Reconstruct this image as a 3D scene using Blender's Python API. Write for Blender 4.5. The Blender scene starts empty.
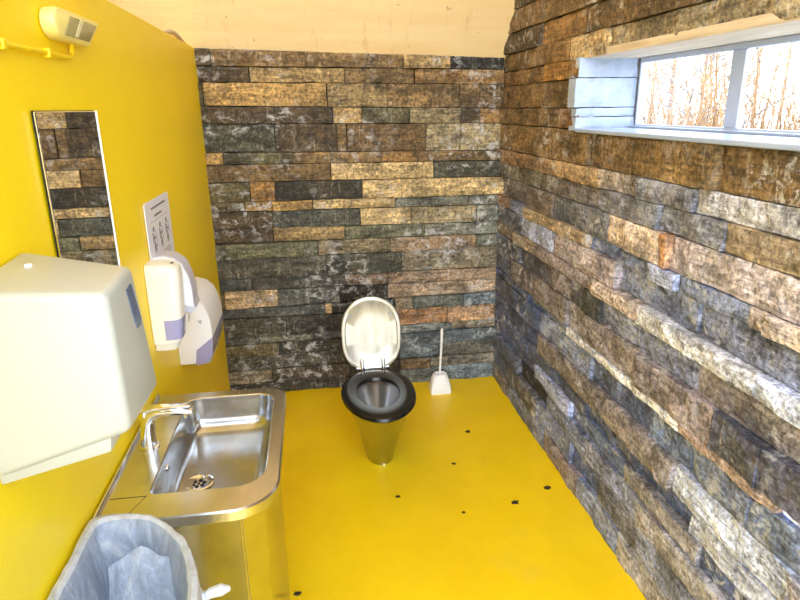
import bpy, bmesh, math, random
from mathutils import Vector, Matrix, noise
PI = math.pi
S = bpy.context.scene
COL = S.collection
W, L, D = 1.154, -0.581, 3.727          # stone wall right, yellow wall left, stone wall back
ZL = 2.0746                             # top of the yellow partition
def ceil_z(x, y): return ZL - 0.0302*(x-L) + 1.048*(D-y)

BACK_ROWS = [
(2.075,1.984,2.021,1.956,[(-0.631,-0.499,'dbrown'),(-0.499,0.016,'brown'),(0.016,0.563,'brown'),(0.563,0.836,'tan'),(0.836,1.164,'black')]),
(1.983,1.901,1.956,1.873,[(-0.64,-0.507,'dbrown'),(-0.507,-0.302,'dbrown'),(-0.302,0.229,'tan'),(0.229,0.632,'brown'),(0.632,1.167,'ochre')]),
(1.901,1.775,1.873,1.738,[(-0.651,-0.56,'olive'),(-0.56,0.123,'gold'),(0.123,0.467,'tanmix'),(0.467,0.898,'brown'),(0.898,1.171,'brown')]),
(1.775,1.678,1.738,1.653,[(-0.663,0.152,'dbrown'),(0.152,0.319,'tan'),(0.319,0.6,'olivemix'),(0.6,0.906,'tangray'),(0.906,1.022,'dbrown'),(1.022,1.175,'ochre')]),
(1.678,1.520,1.653,1.495,[(-0.677,-0.185,'dgreen'),(-0.185,0.169,'dbrown'),(0.169,0.227,'brown'),(0.227,0.695,'brown2'),(0.695,0.902,'tangray'),(0.902,1.025,'tangray'),(1.025,1.18,'tangray')]),
(1.520,1.453,1.495,1.435,[(-0.689,-0.485,'gold'),(-0.485,-0.091,'olivemix'),(-0.091,0.424,'brown'),(0.424,0.707,'ochre'),(0.707,1.185,'brown')]),
(1.453,1.352,1.435,1.339,[(-0.698,0.125,'brown'),(0.125,0.738,'ltan'),(0.738,1.188,'dgreen')]),
(1.352,1.237,1.339,1.229,[(-0.71,-0.35,'olive'),(-0.35,-0.207,'ochre2'),(-0.207,0.305,'dmix'),(0.305,1.192,'ltan2')]),
(1.237,1.179,1.229,1.167,[(-0.719,-0.386,'olive'),(-0.386,-0.23,'gold'),(-0.23,0.009,'gold'),(0.009,0.503,'ltan'),(0.503,1.195,'graymix')]),
(1.179,1.079,1.167,1.060,[(-0.728,-0.231,'dbrown'),(-0.231,0.287,'dgray'),(0.287,0.6,'ltan2'),(0.6,1.011,'tangray'),(1.011,1.198,'gray')]),
(1.079,0.990,1.060,0.984,[(-0.738,-0.237,'dbrown'),(-0.237,0.192,'tan'),(0.192,0.687,'graygreen'),(0.687,1.007,'graymix'),(1.007,1.202,'gray')]),
(0.990,0.894,0.984,0.899,[(-0.748,0.025,'graygreen'),(0.025,0.467,'tangray'),(0.467,1.009,'pinkbrown'),(1.009,1.205,'dgray')]),
(0.894,0.770,0.899,0.762,[(-0.76,0.068,'dgray2'),(0.068,0.54,'dgreen'),(0.54,1.209,'tangray')]),
(0.770,0.694,0.762,0.682,[(-0.771,-0.385,'dgray'),(-0.385,0.18,'dgray2'),(0.18,0.45,'pinkbrown'),(0.45,1.213,'pinkbrown')]),
(0.694,0.576,0.682,0.600,[(-0.781,-0.558,'olive'),(-0.558,-0.236,'peach'),(-0.236,0.145,'gray2'),(0.145,0.448,'black'),(0.448,1.217,'pinktan')]),
(0.576,0.517,0.600,0.518,[(-0.79,0.048,'dgray'),(0.048,0.091,'peach'),(0.091,0.491,'black'),(0.491,0.608,'tangray'),(0.608,0.937,'gray2'),(0.937,1.22,'bgray')]),
(0.517,0.388,0.518,0.414,[(-0.8,-0.199,'dgray2'),(-0.199,0.49,'dmix'),(0.49,0.832,'orange'),(0.832,1.224,'pinktan2')]),
(0.389,0.342,0.414,0.358,[(-0.809,-0.371,'dgray'),(-0.371,-0.037,'graygreen'),(-0.037,0.166,'dgray'),(0.166,0.521,'black'),(0.521,0.866,'gray'),(0.866,1.227,'tangray')]),
(0.342,0.261,0.358,0.273,[(-0.817,-0.253,'olive'),(-0.253,0.067,'dmix'),(0.067,0.52,'dmix'),(0.52,1.23,'bgray2')]),
(0.261,0.167,0.273,0.179,[(-0.826,0.063,'dgray2'),(0.063,0.518,'dmix'),(0.518,0.806,'bgray2'),(0.806,1.233,'graybrown')]),
(0.167,0.080,0.179,0.113,[(-0.835,-0.309,'tangray'),(-0.309,0.188,'dbrown2'),(0.188,0.517,'dmix'),(0.517,0.719,'brown2'),(0.719,1.236,'graybrown')]),
(0.080,-0.039,0.113,-0.016,[(-0.846,0.184,'dmix'),(0.184,0.516,'dmix'),(0.516,0.787,'gray'),(0.787,1.24,'bgray')]),
]
RIGHT_ROWS = [
(2.030,1.936,[(3.154,3.727,'brown'),(2.74,3.154,'ochre'),(2.403,2.74,'ltan'),(1.375,2.403,'tangray')]),
(1.936,1.858,[(3.046,3.727,'ochre'),(2.603,3.046,'ochre2')]),
(1.858,1.737,[(2.585,3.727,'brown')]),
(1.737,1.649,[(3.016,3.727,'brown'),(2.815,3.016,'brown2'),(2.567,2.815,'rust')]),
(1.649,1.505,[(2.894,3.727,'brown'),(2.508,2.894,'brown'),(2.133,2.508,'brown2'),(1.648,2.133,'brown'),(1.25,1.648,'brown2')]),
(1.505,1.428,[(2.877,3.727,'ochre'),(2.35,2.877,'gold'),(2.062,2.35,'tangray'),(1.74,2.062,'graymix'),(1.223,1.74,'palemix')]),
(1.428,1.342,[(2.956,3.727,'olivemix'),(2.362,2.956,'graybrown'),(1.915,2.362,'graymix'),(1.579,1.915,'graymix'),(1.204,1.579,'tanmix')]),
(1.342,1.228,[(3.236,3.727,'graybrown'),(2.849,3.236,'brown3'),(2.59,2.849,'dgray'),(2.265,2.59,'graymix'),(1.882,2.265,'peachpale'),(1.828,1.882,'orange'),(1.18,1.828,'pinkmix')]),
(1.228,1.170,[(3.466,3.727,'orange'),(3.224,3.466,'gray'),(2.432,3.224,'gold'),(1.935,2.432,'bgray'),(1.759,1.935,'lgray'),(1.428,1.759,'gray'),(1.36,1.428,'peach'),(1.159,1.36,'peach')]),
(1.170,1.062,[(3.279,3.727,'dgray'),(2.784,3.279,'lgray'),(2.167,2.784,'pinktan'),(1.65,2.167,'gray'),(1.139,1.65,'graymix')]),
(1.062,0.995,[(3.372,3.727,'brown'),(3.06,3.372,'tan'),(2.353,3.06,'pinktan'),(1.962,2.353,'peach'),(1.351,1.962,'sand'),(1.118,1.351,'pale')]),
(0.995,0.890,[(3.291,3.727,'dgray'),(2.782,3.291,'dgray2'),(2.577,2.782,'brown3'),(2.437,2.577,'graybrown'),(2.273,2.437,'dolive'),(1.959,2.273,'graymix'),(1.597,1.959,'graymix'),(1.098,1.597,'brown4')]),
(0.890,0.765,[(3.42,3.727,'dgray'),(2.592,3.42,'brown3'),(2.407,2.592,'tangray'),(1.936,2.407,'brown4'),(1.489,1.936,'pinkbrown'),(1.274,1.489,'blackmix'),(1.07,1.274,'blackmix')]),
(0.765,0.725,[(3.098,3.727,'dblue'),(2.579,3.098,'gray'),(1.652,2.579,'sand'),(1.215,1.652,'pinktan2'),(1.05,1.215,'white')]),
(0.725,0.610,[(3.344,3.727,'dgray'),(2.933,3.344,'dblue'),(2.309,2.933,'gray'),(1.835,2.309,'charmix'),(1.591,1.835,'teal'),(1.312,1.591,'gray'),(1.032,1.312,'teal')]),
(0.610,0.500,[(2.917,3.727,'dblue'),(2.175,2.917,'brown4'),(1.653,2.175,'brown4'),(1.132,1.653,'pale'),(1.005,1.132,'pinkmix')]),
(0.500,0.420,[(3.09,3.727,'dblue'),(2.333,3.09,'charmix'),(1.864,2.333,'dblue'),(1.547,1.864,'dblue'),(0.982,1.547,'palemix')]),
(0.420,0.340,[(2.952,3.727,'dblue'),(2.484,2.952,'lgray'),(1.963,2.484,'teal'),(1.476,1.963,'tangray'),(0.963,1.476,'dblue')]),
(0.340,0.240,[(3.205,3.727,'dgray'),(2.762,3.205,'black'),(2.282,2.762,'gray'),(1.83,2.282,'graymix'),(0.941,1.83,'tangray')]),
(0.240,0.120,[(3.379,3.727,'dgray'),(2.862,3.379,'dgray2'),(2.439,2.862,'gray'),(2.144,2.439,'dblue'),(1.809,2.144,'graybrown'),(0.915,1.809,'graymix')]),
(0.120,0.000,[(3.384,3.727,'brown3'),(2.77,3.384,'gray'),(2.328,2.77,'pinkbrown'),(1.943,2.328,'gray'),(0.886,1.943,'tangray')]),
]

# ------------------------------------------------------------------ materials
def lin(c):
    r = []
    for v in c:
        v /= 255.0
        r.append(v/12.92 if v <= 0.04045 else ((v+0.055)/1.055)**2.4)
    return (r[0], r[1], r[2], 1.0)
class NT:
    def __init__(s, name):
        s.m = bpy.data.materials.new(name); s.m.use_nodes = True
        s.t = s.m.node_tree; s.n = s.t.nodes; s.b = s.n['Principled BSDF']
    def new(s, typ, **kw):
        n = s.n.new(typ)
        for k, v in kw.items():
            if k in n.inputs: n.inputs[k].default_value = v
            else: setattr(n, k, v)
        return n
    def link(s, a, b): s.t.links.new(a, b)
    def coord(s, scale=(1,1,1), rot=(0,0,0)):
        g = s.new('ShaderNodeNewGeometry')
        mp = s.new('ShaderNodeMapping'); mp.inputs['Scale'].default_value = scale; mp.inputs['Rotation'].default_value = rot
        s.link(g.outputs['Position'], mp.inputs['Vector']); return mp.outputs['Vector']
    def noise(s, vec, scale, detail=4, rough=0.55, dist=0.0):
        n = s.new('ShaderNodeTexNoise'); n.inputs['Scale'].default_value = scale; n.inputs['Detail'].default_value = detail
        n.inputs['Roughness'].default_value = rough; n.inputs['Distortion'].default_value = dist
        s.link(vec, n.inputs['Vector']); return n.outputs['Fac']
    def ramp(s, fac, stops):
        r = s.new('ShaderNodeValToRGB'); e = r.color_ramp.elements
        while len(e) < len(stops): e.new(0.5)
        for el, (p, c) in zip(e, stops): el.position = p; el.color = c
        s.link(fac, r.inputs['Fac']); return r.outputs['Color']
    def mix(s, fac, a, b, mode='MIX'):
        n = s.new('ShaderNodeMix'); n.data_type = 'RGBA'; n.blend_type = mode
        if isinstance(fac, float): n.inputs['Factor'].default_value = fac
        else: s.link(fac, n.inputs['Factor'])
        for k, v in (('A', a), ('B', b)):
            sock = [i for i in n.inputs if i.name == k and i.type == 'RGBA'][0]
            if isinstance(v, tuple): sock.default_value = v
            else: s.link(v, sock)
        return [o for o in n.outputs if o.type == 'RGBA'][0]
    def bump(s, fac, strength=0.3, dist=0.01):
        b = s.new('ShaderNodeBump'); b.inputs['Strength'].default_value = strength; b.inputs['Distance'].default_value = dist
        s.link(fac, b.inputs['Height']); s.link(b.outputs['Normal'], s.b.inputs['Normal'])
def g(v): return (v, v, v, 1.0)
def simple(name, col, rough=0.5, metal=0.0, bumps=0.0, var=0.06, scale=8.0, coat=0.0):
    t = NT(name); v = t.coord(); f = t.noise(v, scale, 3)
    c = lin(col) if max(col) > 1.01 else tuple(col)+(1.0,)
    lo = tuple(x*(1-var) for x in c[:3])+(1,); hi = tuple(min(1, x*(1+var)) for x in c[:3])+(1,)
    t.link(t.ramp(f, [(0.3, lo), (0.7, hi)]), t.b.inputs['Base Color'])
    t.b.inputs['Roughness'].default_value = rough; t.b.inputs['Metallic'].default_value = metal
    if coat: t.b.inputs['Coat Weight'].default_value = coat; t.b.inputs['Coat Roughness'].default_value = 0.15
    if bumps: t.bump(t.noise(v, scale*12, 3), bumps, 0.002)
    return t.m

def stone_material(name, scale_col=1.0, streak=0.5):
    t = NT(name)
    a = t.new('ShaderNodeVertexColor'); a.layer_name = 'stone'
    v = t.coord()
    n1 = t.noise(t.coord((1, 1, 1.7)), 5.5, 9, 0.68, 0.9)        # clouded tone
    n2 = t.noise(v, 60.0, 6, 0.75, 0.3)                          # grain
    nb = t.noise(t.coord((1.6, 1.6, 16)), 5.0, 7, 0.72, 0.6)     # bedding of the slate
    n3 = t.noise(t.coord((11, 11, 0.7)), 4.6, 6, 0.70, 0.4)      # vertical lime runs
    n4 = t.noise(v, 2.6, 3, 0.6)
    n5 = t.noise(t.coord((1, 1, 1.4)), 14.0, 9, 0.80, 0.35)
    dark = t.ramp(n1, [(0.33, g(0.30)), (0.45, g(0.75)), (0.55, g(1.12)), (0.68, g(1.65))])
    c = t.mix(1.0, a.outputs['Color'], dark, 'MULTIPLY')
    bed = t.ramp(nb, [(0.36, g(0.50)), (0.5, g(1.0)), (0.66, g(1.42))])
    c = t.mix(1.0, c, bed, 'MULTIPLY')
    fine = t.ramp(n2, [(0.38, g(0.38)), (0.5, g(1.0)), (0.64, g(1.75))])
    c = t.mix(1.0, c, fine, 'MULTIPLY')
    rust = t.ramp(t.noise(t.coord((1, 1, 1.6)), 5.5, 5, 0.6, 0.4), [(0.60, g(0.0)), (0.76, g(0.28))])
    c = t.mix(rust, c, lin((146, 108, 60)))
    blk = t.mix(1.0, t.ramp(t.noise(t.coord((1, 1, 1.3)), 7.0, 8, 0.75, 1.0), [(0.56, g(0.0)), (0.66, g(0.8))]), t.ramp(n4, [(0.5, g(1.0)), (0.62, g(0.0))]), 'MULTIPLY')
    c = t.mix(blk, c, lin((34, 32, 32)))
    # scratched pale lime wash: vertical runs, cloudy scuffs and thin veins
    w2 = t.ramp(n2, [(0.40, g(0.10)), (0.58, g(1.0))])
    w1 = t.mix(1.0, t.ramp(n3, [(0.56, g(0.0)), (0.66, g(streak))]), t.ramp(n1, [(0.40, g(0.15)), (0.6, g(1.0))]), 'MULTIPLY')
    c = t.mix(t.mix(1.0, w1, w2, 'MULTIPLY'), c, lin((214, 205, 186)))
    w3 = t.mix(1.0, t.ramp(n5, [(0.52, g(0.0)), (0.59, g(0.85))]), t.ramp(n4, [(0.46, g(0.0)), (0.60, g(1.0))]), 'MULTIPLY')
    c = t.mix(w3, c, lin((204, 205, 206)))
    mus = t.new('ShaderNodeTexNoise'); mus.inputs['Scale'].default_value = 9.0; mus.inputs['Detail'].default_value = 6; mus.inputs['Distortion'].default_value = 1.2
    t.link(v, mus.inputs['Vector'])
    vein = t.ramp(mus.outputs['Fac'], [(0.494, g(0.0)), (0.5, g(0.4)), (0.506, g(0.0))])
    c = t.mix(t.mix(1.0, vein, w2, 'MULTIPLY'), c, lin((214, 206, 188)))
    t.link(c, t.b.inputs['Base Color'])
    t.b.inputs['Roughness'].default_value = 0.62
    hs = t.mix(0.5, t.ramp(n1, [(0, g(0)), (1, g(1))]), t.ramp(n2, [(0, g(0)), (1, g(1))]))
    t.bump(hs, 0.75, 0.02)
    return t.m

def steel(name, base=0.6, rough=0.24, tint=(1, 1, 1), brush=(1, 1, 60), bump=0.0):
    t = NT(name); v = t.coord(brush)
    f = t.noise(v, 6.0, 4, 0.6)
    f2 = t.noise(t.coord(), 7.0, 4, 0.6)
    lo = tuple(base*0.85*k for k in tint)+(1,); hi = tuple(min(1, base*1.12*k) for k in tint)+(1,)
    t.link(t.ramp(f2, [(0.3, lo), (0.7, hi)]), t.b.inputs['Base Color'])
    t.b.inputs['Metallic'].default_value = 1.0
    t.link(t.ramp(f, [(0.25, g(rough*0.75)), (0.75, g(rough*1.3))]), t.b.inputs['Roughness'])
    if bump: t.bump(f, bump, 0.001)
    return t.m

M = {}
M['stone'] = stone_material('ledge stone')
M['mortar'] = simple('dark joint mortar', (58, 52, 46), 0.9, bumps=0.4, scale=20)
# yellow wall paint
t = NT('yellow wall paint'); v = t.coord()
f = t.noise(t.coord((1, 1, 0.35)), 2.2, 4, 0.5)
t.link(t.ramp(f, [(0.3, (0.92, 0.66, 0.0, 1)), (0.7, (0.96, 0.71, 0.0, 1))]), t.b.inputs['Base Color'])
t.b.inputs['Roughness'].default_value = 0.42; t.bump(t.noise(v, 9, 4), 0.12, 0.01); M['wall_yellow'] = t.m
# yellow floor paint: glossy, with faint scuffs and a bare, rubbed spot
t = NT('yellow floor paint'); v = t.coord()
f = t.noise(v, 3.0, 6, 0.6)
c = t.ramp(f, [(0.3, (0.86, 0.57, 0.0, 1)), (0.7, (0.94, 0.65, 0.003, 1))])
sp = t.ramp(t.noise(v, 34.0, 3, 0.5), [(0.74, g(0)), (0.80, g(0.55))])
c = t.mix(sp, c, (0.50, 0.27, 0.02, 1))
rub = t.ramp(t.noise(v, 1.6, 5, 0.7, 0.8), [(0.62, g(0)), (0.74, g(0.22))])
c = t.mix(rub, c, (0.78, 0.56, 0.12, 1))
t.link(c, t.b.inputs['Base Color'])
t.link(t.ramp(t.noise(v, 5.0, 4), [(0.3, g(0.30)), (0.7, g(0.46))]), t.b.inputs['Roughness'])
t.bump(t.noise(v, 14, 5, 0.6), 0.18, 0.008); M['floor'] = t.m
# plywood ceiling, cream with brown runs
t = NT('cream plywood'); v = t.coord()
f = t.noise(t.coord((1.0, 6.0, 6.0)), 2.0, 4, 0.6)
c = t.ramp(f, [(0.3, lin((246, 216, 158))), (0.7, lin((252, 230, 180)))])
run = t.ramp(t.noise(t.coord((7.0, 1.2, 1.2)), 2.6, 4, 0.65, 0.3), [(0.58, g(0)), (0.76, g(0.5))])
c = t.mix(run, c, lin((214, 160, 96)))
spt = t.ramp(t.noise(v, 30.0, 2, 0.5), [(0.70, g(0)), (0.76, g(0.5))])
c = t.mix(spt, c, lin((160, 110, 60)))
t.link(c, t.b.inputs['Base Color']); t.b.inputs['Roughness'].default_value = 0.7; M['ceiling'] = t.m
M['plank'] = None
t = NT('pale planed board'); f = t.noise(t.coord((30, 1.5, 30)), 2.0, 5, 0.6, 0.4)
t.link(t.ramp(f, [(0.3, lin((186, 168, 140))), (0.7, lin((226, 212, 188)))]), t.b.inputs['Base Color']); t.b.inputs['Roughness'].default_value = 0.55; M['plank'] = t.m
M['sill'] = simple('pale sill paint', (160, 176, 204), 0.35, var=0.05)
M['reveal'] = simple('skylit reveal stone', (160, 176, 202), 0.6, bumps=0.5, var=0.16, scale=14)  # bluish sky light on the reveal is put into this base colour
M['frame'] = simple('white window frame', (186, 200, 224), 0.35, var=0.03)
M['white'] = simple('white enamelled casing', (174, 175, 164), 0.32, var=0.015, coat=0.2)
M['white_plastic'] = simple('white plastic', (238, 238, 238), 0.34, var=0.015, coat=0.15)
M['cream_plastic'] = simple('warm white plastic', (236, 232, 218), 0.36, var=0.02)
M['yellowed'] = simple('yellowed plastic', (236, 218, 128), 0.42, var=0.03)
M['lens'] = simple('grey ribbed lens', (150, 142, 92), 0.25, var=0.1, scale=30)
M['lens_bar'] = simple('pale lens bar', (206, 200, 158), 0.3, var=0.05)
M['lilac'] = simple('lilac translucent plastic', (160, 156, 190), 0.2, var=0.06, coat=0.4)
M['lilac_pale'] = simple('pale lilac plastic', (196, 193, 202), 0.35, var=0.05)
M['smoke'] = simple('smoked blue window', (84, 98, 124), 0.18, var=0.1, coat=0.4)
M['print'] = simple('grey print', (118, 116, 118), 0.6)
M['print_light'] = simple('pale grey print', (160, 160, 168), 0.6)
M['plaque'] = simple('white plaque', (226, 224, 228), 0.4, var=0.02)
M['pipe'] = simple('yellow painted conduit', (0.86, 0.61, 0.0), 0.42)
M['steel_sink'] = steel('brushed steel of sink', 0.62, 0.22, brush=(40, 1, 1))
M['steel_bowl'] = steel('polished steel of bowl', 0.52, 0.22, (0.98, 0.99, 1.0), brush=(3, 3, 3))
M['steel_body'] = steel('brushed steel panel', 0.60, 0.20, brush=(60, 60, 1))
M['steel_pan'] = simple('satin steel of toilet', (0.42, 0.41, 0.40), 0.25, metal=1.0, var=0.08, scale=5)
t = NT('pale satin lid'); f = t.noise(t.coord((5, 5, 1.2)), 5.0, 5, 0.6)
t.link(t.ramp(f, [(0.3, lin((176, 172, 158))), (0.7, lin((214, 210, 196)))]), t.b.inputs['Base Color'])
t.b.inputs['Metallic'].default_value = 0.45; t.b.inputs['Roughness'].default_value = 0.30; M['steel_lid'] = t.m
M['seat'] = simple('dark satin seat', (20, 19, 20), 0.24, metal=0.1, var=0.05)
M['chrome'] = steel('chrome', 0.82, 0.07, brush=(1, 1, 1))
M['dark'] = simple('black rubber', (24, 24, 25), 0.6)
M['crumb'] = simple('dry brown crumb', (52, 34, 16), 0.9)
M['bumper'] = simple('clear grey bumper', (170, 175, 182), 0.3)
M['bin_inside'] = simple('grey bin lining', (120, 134, 156), 0.5)
M['bark'] = None
t = NT('pale birch bark'); f = t.noise(t.coord((1, 1, 5)), 6.0, 5, 0.65)
t.link(t.ramp(f, [(0.34, lin((120, 88, 66))), (0.46, lin((176, 150, 124))), (0.7, lin((206, 190, 170)))]), t.b.inputs['Base Color']); t.b.inputs['Roughness'].default_value = 0.8; M['bark'] = t.m
M['twig'] = simple('tan bare twigs', (150, 118, 82), 0.8, var=0.25, scale=3)
M['twig2'] = simple('grey bare twigs', (130, 132, 140), 0.8, var=0.2, scale=3)
M['snow'] = simple('pale gravel ground', (196, 190, 176), 0.9, var=0.12, scale=4)
M['facade'] = simple('grey outer boarding', (150, 145, 138), 0.8)
# mirror, glass, thin translucent bag
t = NT('mirror silvering'); t.b.inputs['Base Color'].default_value = (0.82, 0.82, 0.80, 1); t.b.inputs['Metallic'].default_value = 1; t.b.inputs['Roughness'].default_value = 0.015; M['mirror'] = t.m
t = NT('window glass'); out = t.n['Material Output']
tr = t.new('ShaderNodeBsdfTransparent'); gl = t.new('ShaderNodeBsdfGlossy'); gl.inputs['Roughness'].default_value = 0.02
lw = t.new('ShaderNodeLayerWeight'); fr = t.new('ShaderNodeMath'); fr.operation = 'POWER'; t.link(lw.outputs['Facing'], fr.inputs[0]); fr.inputs[1].default_value = 4.5
ms = t.new('ShaderNodeMixShader'); t.link(fr.outputs[0], ms.inputs[0]); t.link(tr.outputs[0], ms.inputs[1]); t.link(gl.outputs[0], ms.inputs[2]); t.link(ms.outputs[0], out.inputs['Surface']); M['glass'] = t.m
def film(name, col, alpha_lo, alpha_hi, scale):
    t = NT(name); out = t.n['Material Output']; v = t.coord((1, 1, 0.5))
    f = t.noise(v, scale, 5, 0.65, 1.2)
    wr = t.noise(t.coord((1, 1, 0.35), (0.5, 0.4, 0)), 16, 6, 0.7, 2.0)
    t.link(t.ramp(wr, [(0.35, tuple(q*0.72 for q in col[:3])+(1,)), (0.52, col), (0.64, (0.93, 0.95, 0.98, 1))]), t.b.inputs['Base Color']); t.b.inputs['Roughness'].default_value = 0.3
    tl = t.new('ShaderNodeBsdfTranslucent'); tl.inputs['Color'].default_value = col
    m1 = t.new('ShaderNodeMixShader'); m1.inputs[0].default_value = 0.35; t.link(t.b.outputs[0], m1.inputs[1]); t.link(tl.outputs[0], m1.inputs[2])
    tr = t.new('ShaderNodeBsdfTransparent')
    m2 = t.new('ShaderNodeMixShader'); t.link(t.ramp(f, [(0.3, g(alpha_lo)), (0.65, g(alpha_hi))]), m2.inputs[0])
    t.link(tr.outputs[0], m2.inputs[1]); t.link(m1.outputs[0], m2.inputs[2]); t.link(m2.outputs[0], out.inputs['Surface'])
    t.bump(wr, 0.7, 0.02)
    return t.m
M['film'] = film('thin translucent bag film', (0.62, 0.70, 0.85, 1), 0.55, 0.94, 14)
M['film_rim'] = film('gathered white bag film', (0.86, 0.89, 0.93, 1), 0.82, 0.98, 20)

# ------------------------------------------------------------------ objects
def root_of(o):
    while o.parent: o = o.parent
    return o
def obj(name, bm, mat, parent=None, loc=None, smooth=35, label=None):
    """links a bmesh given in world coordinates as one mesh object"""
    base = Vector(root_of(parent).location) if parent else Vector(loc or (0, 0, 0))
    bmesh.ops.translate(bm, verts=bm.verts, vec=-base)
    bmesh.ops.recalc_face_normals(bm, faces=bm.faces)
    me = bpy.data.meshes.new(name); bm.to_mesh(me); bm.free()
    for m in (mat if isinstance(mat, (list, tuple)) else [mat]): me.materials.append(m)
    if smooth:
        for p in me.polygons: p.use_smooth = True
        try: me.set_sharp_from_angle(angle=math.radians(smooth))
        except Exception: pass
    o = bpy.data.objects.new(name, me); COL.objects.link(o)
    if parent: o.parent = parent
    else: o.location = base
    if label: o['label'] = label
    return o
def thing(name, label, cat, loc, group=None):
    o = bpy.data.objects.new(name, None); COL.objects.link(o); o.location = loc; o.empty_display_size = 0.1
    return tag(o, label, cat, group)
def tag(o, label, cat, group=None):
    o['label'] = label; o['category'] = cat
    if group: o['group'] = group
    return o
def struct(name, bm, mat, parent=None, smooth=0, label=None):
    o = obj(name, bm, mat, parent, smooth=smooth, label=label)
    if not parent: o['kind'] = 'structure'
    return o
def BM(): return bmesh.new()
def box(bm, a, b, bev=0.0, seg=2):
    vs = [bm.verts.new((x, y, z)) for x in (a[0], b[0]) for y in (a[1], b[1]) for z in (a[2], b[2])]
    idx = [(0,1,3,2), (4,6,7,5), (0,4,5,1), (2,3,7,6), (0,2,6,4), (1,5,7,3)]
    fs = [bm.faces.new([vs[i] for i in f]) for f in idx]
    if bev:
        es = list({e for f in fs for e in f.edges})
        bmesh.ops.bevel(bm, geom=es, offset=bev, segments=seg, affect='EDGES', profile=0.5)
def hexa(bm, pts, bev=0.0, seg=3):
    """8 points: bottom ring 0-3, top ring 4-7"""
    vs = [bm.verts.new(p) for p in pts]
    idx = [(3,2,1,0), (4,5,6,7), (0,1,5,4), (1,2,6,5), (2,3,7,6), (3,0,4,7)]
    fs = [bm.faces.new([vs[i] for i in f]) for f in idx]
    if bev:
        es = list({e for f in fs for e in f.edges})
        bmesh.ops.bevel(bm, geom=es, offset=bev, segments=seg, affect='EDGES', profile=0.5)
def ring(bm, pts): return [bm.verts.new(p) for p in pts]
def bridge(bm, a, b):
    n = len(a)
    for i in range(n): bm.faces.new((a[i], a[(i+1) % n], b[(i+1) % n], b[i]))
def loft(bm, rings, cap0=True, cap1=True):
    rs = [ring(bm, r) for r in rings]
    for a, b in zip(rs, rs[1:]): bridge(bm, a, b)
    if cap0: bm.faces.new(rs[0])
    if cap1: bm.faces.new(rs[-1])
    return rs
def rrect(x0, x1, y0, y1, r, z, n=8):
    """rounded rectangle in a level plane; r is one radius or four (x1y1, x0y1, x0y0, x1y0)"""
    if not isinstance(r, (list, tuple)): r = (r,)*4
    pts = []
    for k, (cx, cy, sx, sy) in enumerate(((x1, y1, -1, -1), (x0, y1, 1, -1), (x0, y0, 1, 1), (x1, y0, -1, 1))):
        rr = r[k]; ox, oy = cx+sx*rr, cy+sy*rr; a0 = k*PI/2
        for i in range(n+1):
            a = a0+PI/2*i/n
            pts.append((ox+rr*math.cos(a), oy+rr*math.sin(a), z))
    return pts
def tube(bm, path, radii, n=10, caps=True):
    path = [Vector(p) for p in path]
    if not isinstance(radii, (list, tuple)): radii = [radii]*len(path)
    up = None; rs = []
    for i, p in enumerate(path):
        d = (path[min(i+1, len(path)-1)]-path[max(i-1, 0)]).normalized()
        if up is None:
            up = Vector((0, 0, 1)) if abs(d.z) < 0.9 else Vector((1, 0, 0))
        u = (up-d*up.dot(d)).normalized(); w = d.cross(u); up = u
        rs.append([p+(u*math.cos(2*PI*k/n)+w*math.sin(2*PI*k/n))*radii[i] for k in range(n)])
    loft(bm, rs, caps, caps)
def lathe(bm, c, prof, n=32, sx=1.0, sy=1.0, cap0=True, cap1=True):
    loft(bm, [[(c[0]+r*sx*math.cos(2*PI*k/n), c[1]+r*sy*math.sin(2*PI*k/n), c[2]+z) for k in range(n)] for r, z in prof], cap0, cap1)
def plate(bm, outline, vec):
    """a flat outline swept along vec"""
    a = ring(bm, outline); b = ring(bm, [Vector(p)+Vector(vec) for p in outline])
    bridge(bm, a, b); bm.faces.new(a); bm.faces.new(b)
def polyext(bm, prof, y0, y1):
    """(x, z) profile swept in y"""
    plate(bm, [(p[0], y0, p[1]) for p in prof], (0, y1-y0, 0))

# ------------------------------------------------------------------ stone walls
PAL = dict(
 brown=(124,94,54), brown2=(116,86,48), brown3=(124,102,76), brown4=(134,110,82), dbrown=(82,64,42), dbrown2=(66,52,40), ochre=(146,106,56), ochre2=(166,116,46),
 gold=(182,140,78), tan=(178,142,90), tanmix=(152,124,80), tangray=(150,130,100), ltan=(206,170,118), ltan2=(186,154,108),
 olive=(98,84,50), olivemix=(104,94,66), dolive=(64,58,44), dgreen=(72,70,54), graygreen=(112,108,84), graymix=(122,118,110), gray=(118,120,116),
 gray2=(98,98,88), dgray=(82,82,76), dgray2=(86,78,64), bgray=(112,122,128), bgray2=(92,102,106), lgray=(166,164,158), dmix=(56,50,42),
 black=(34,32,31), blackmix=(70,64,62), charmix=(72,78,82), teal=(96,106,108), dblue=(70,80,92), graybrown=(112,102,86), pinkbrown=(146,116,90),
 pinktan=(170,138,108), pinktan2=(180,134,92), pinkmix=(164,142,120), peach=(206,166,118), peachpale=(212,178,134), orange=(180,122,66),
 rust=(134,90,46), sand=(212,194,156), pale=(186,180,160), palemix=(160,152,134), white=(196,204,212), reveal=(158,174,198), reveal2=(128,140,154))
STONE_GAIN = 1.15
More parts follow.
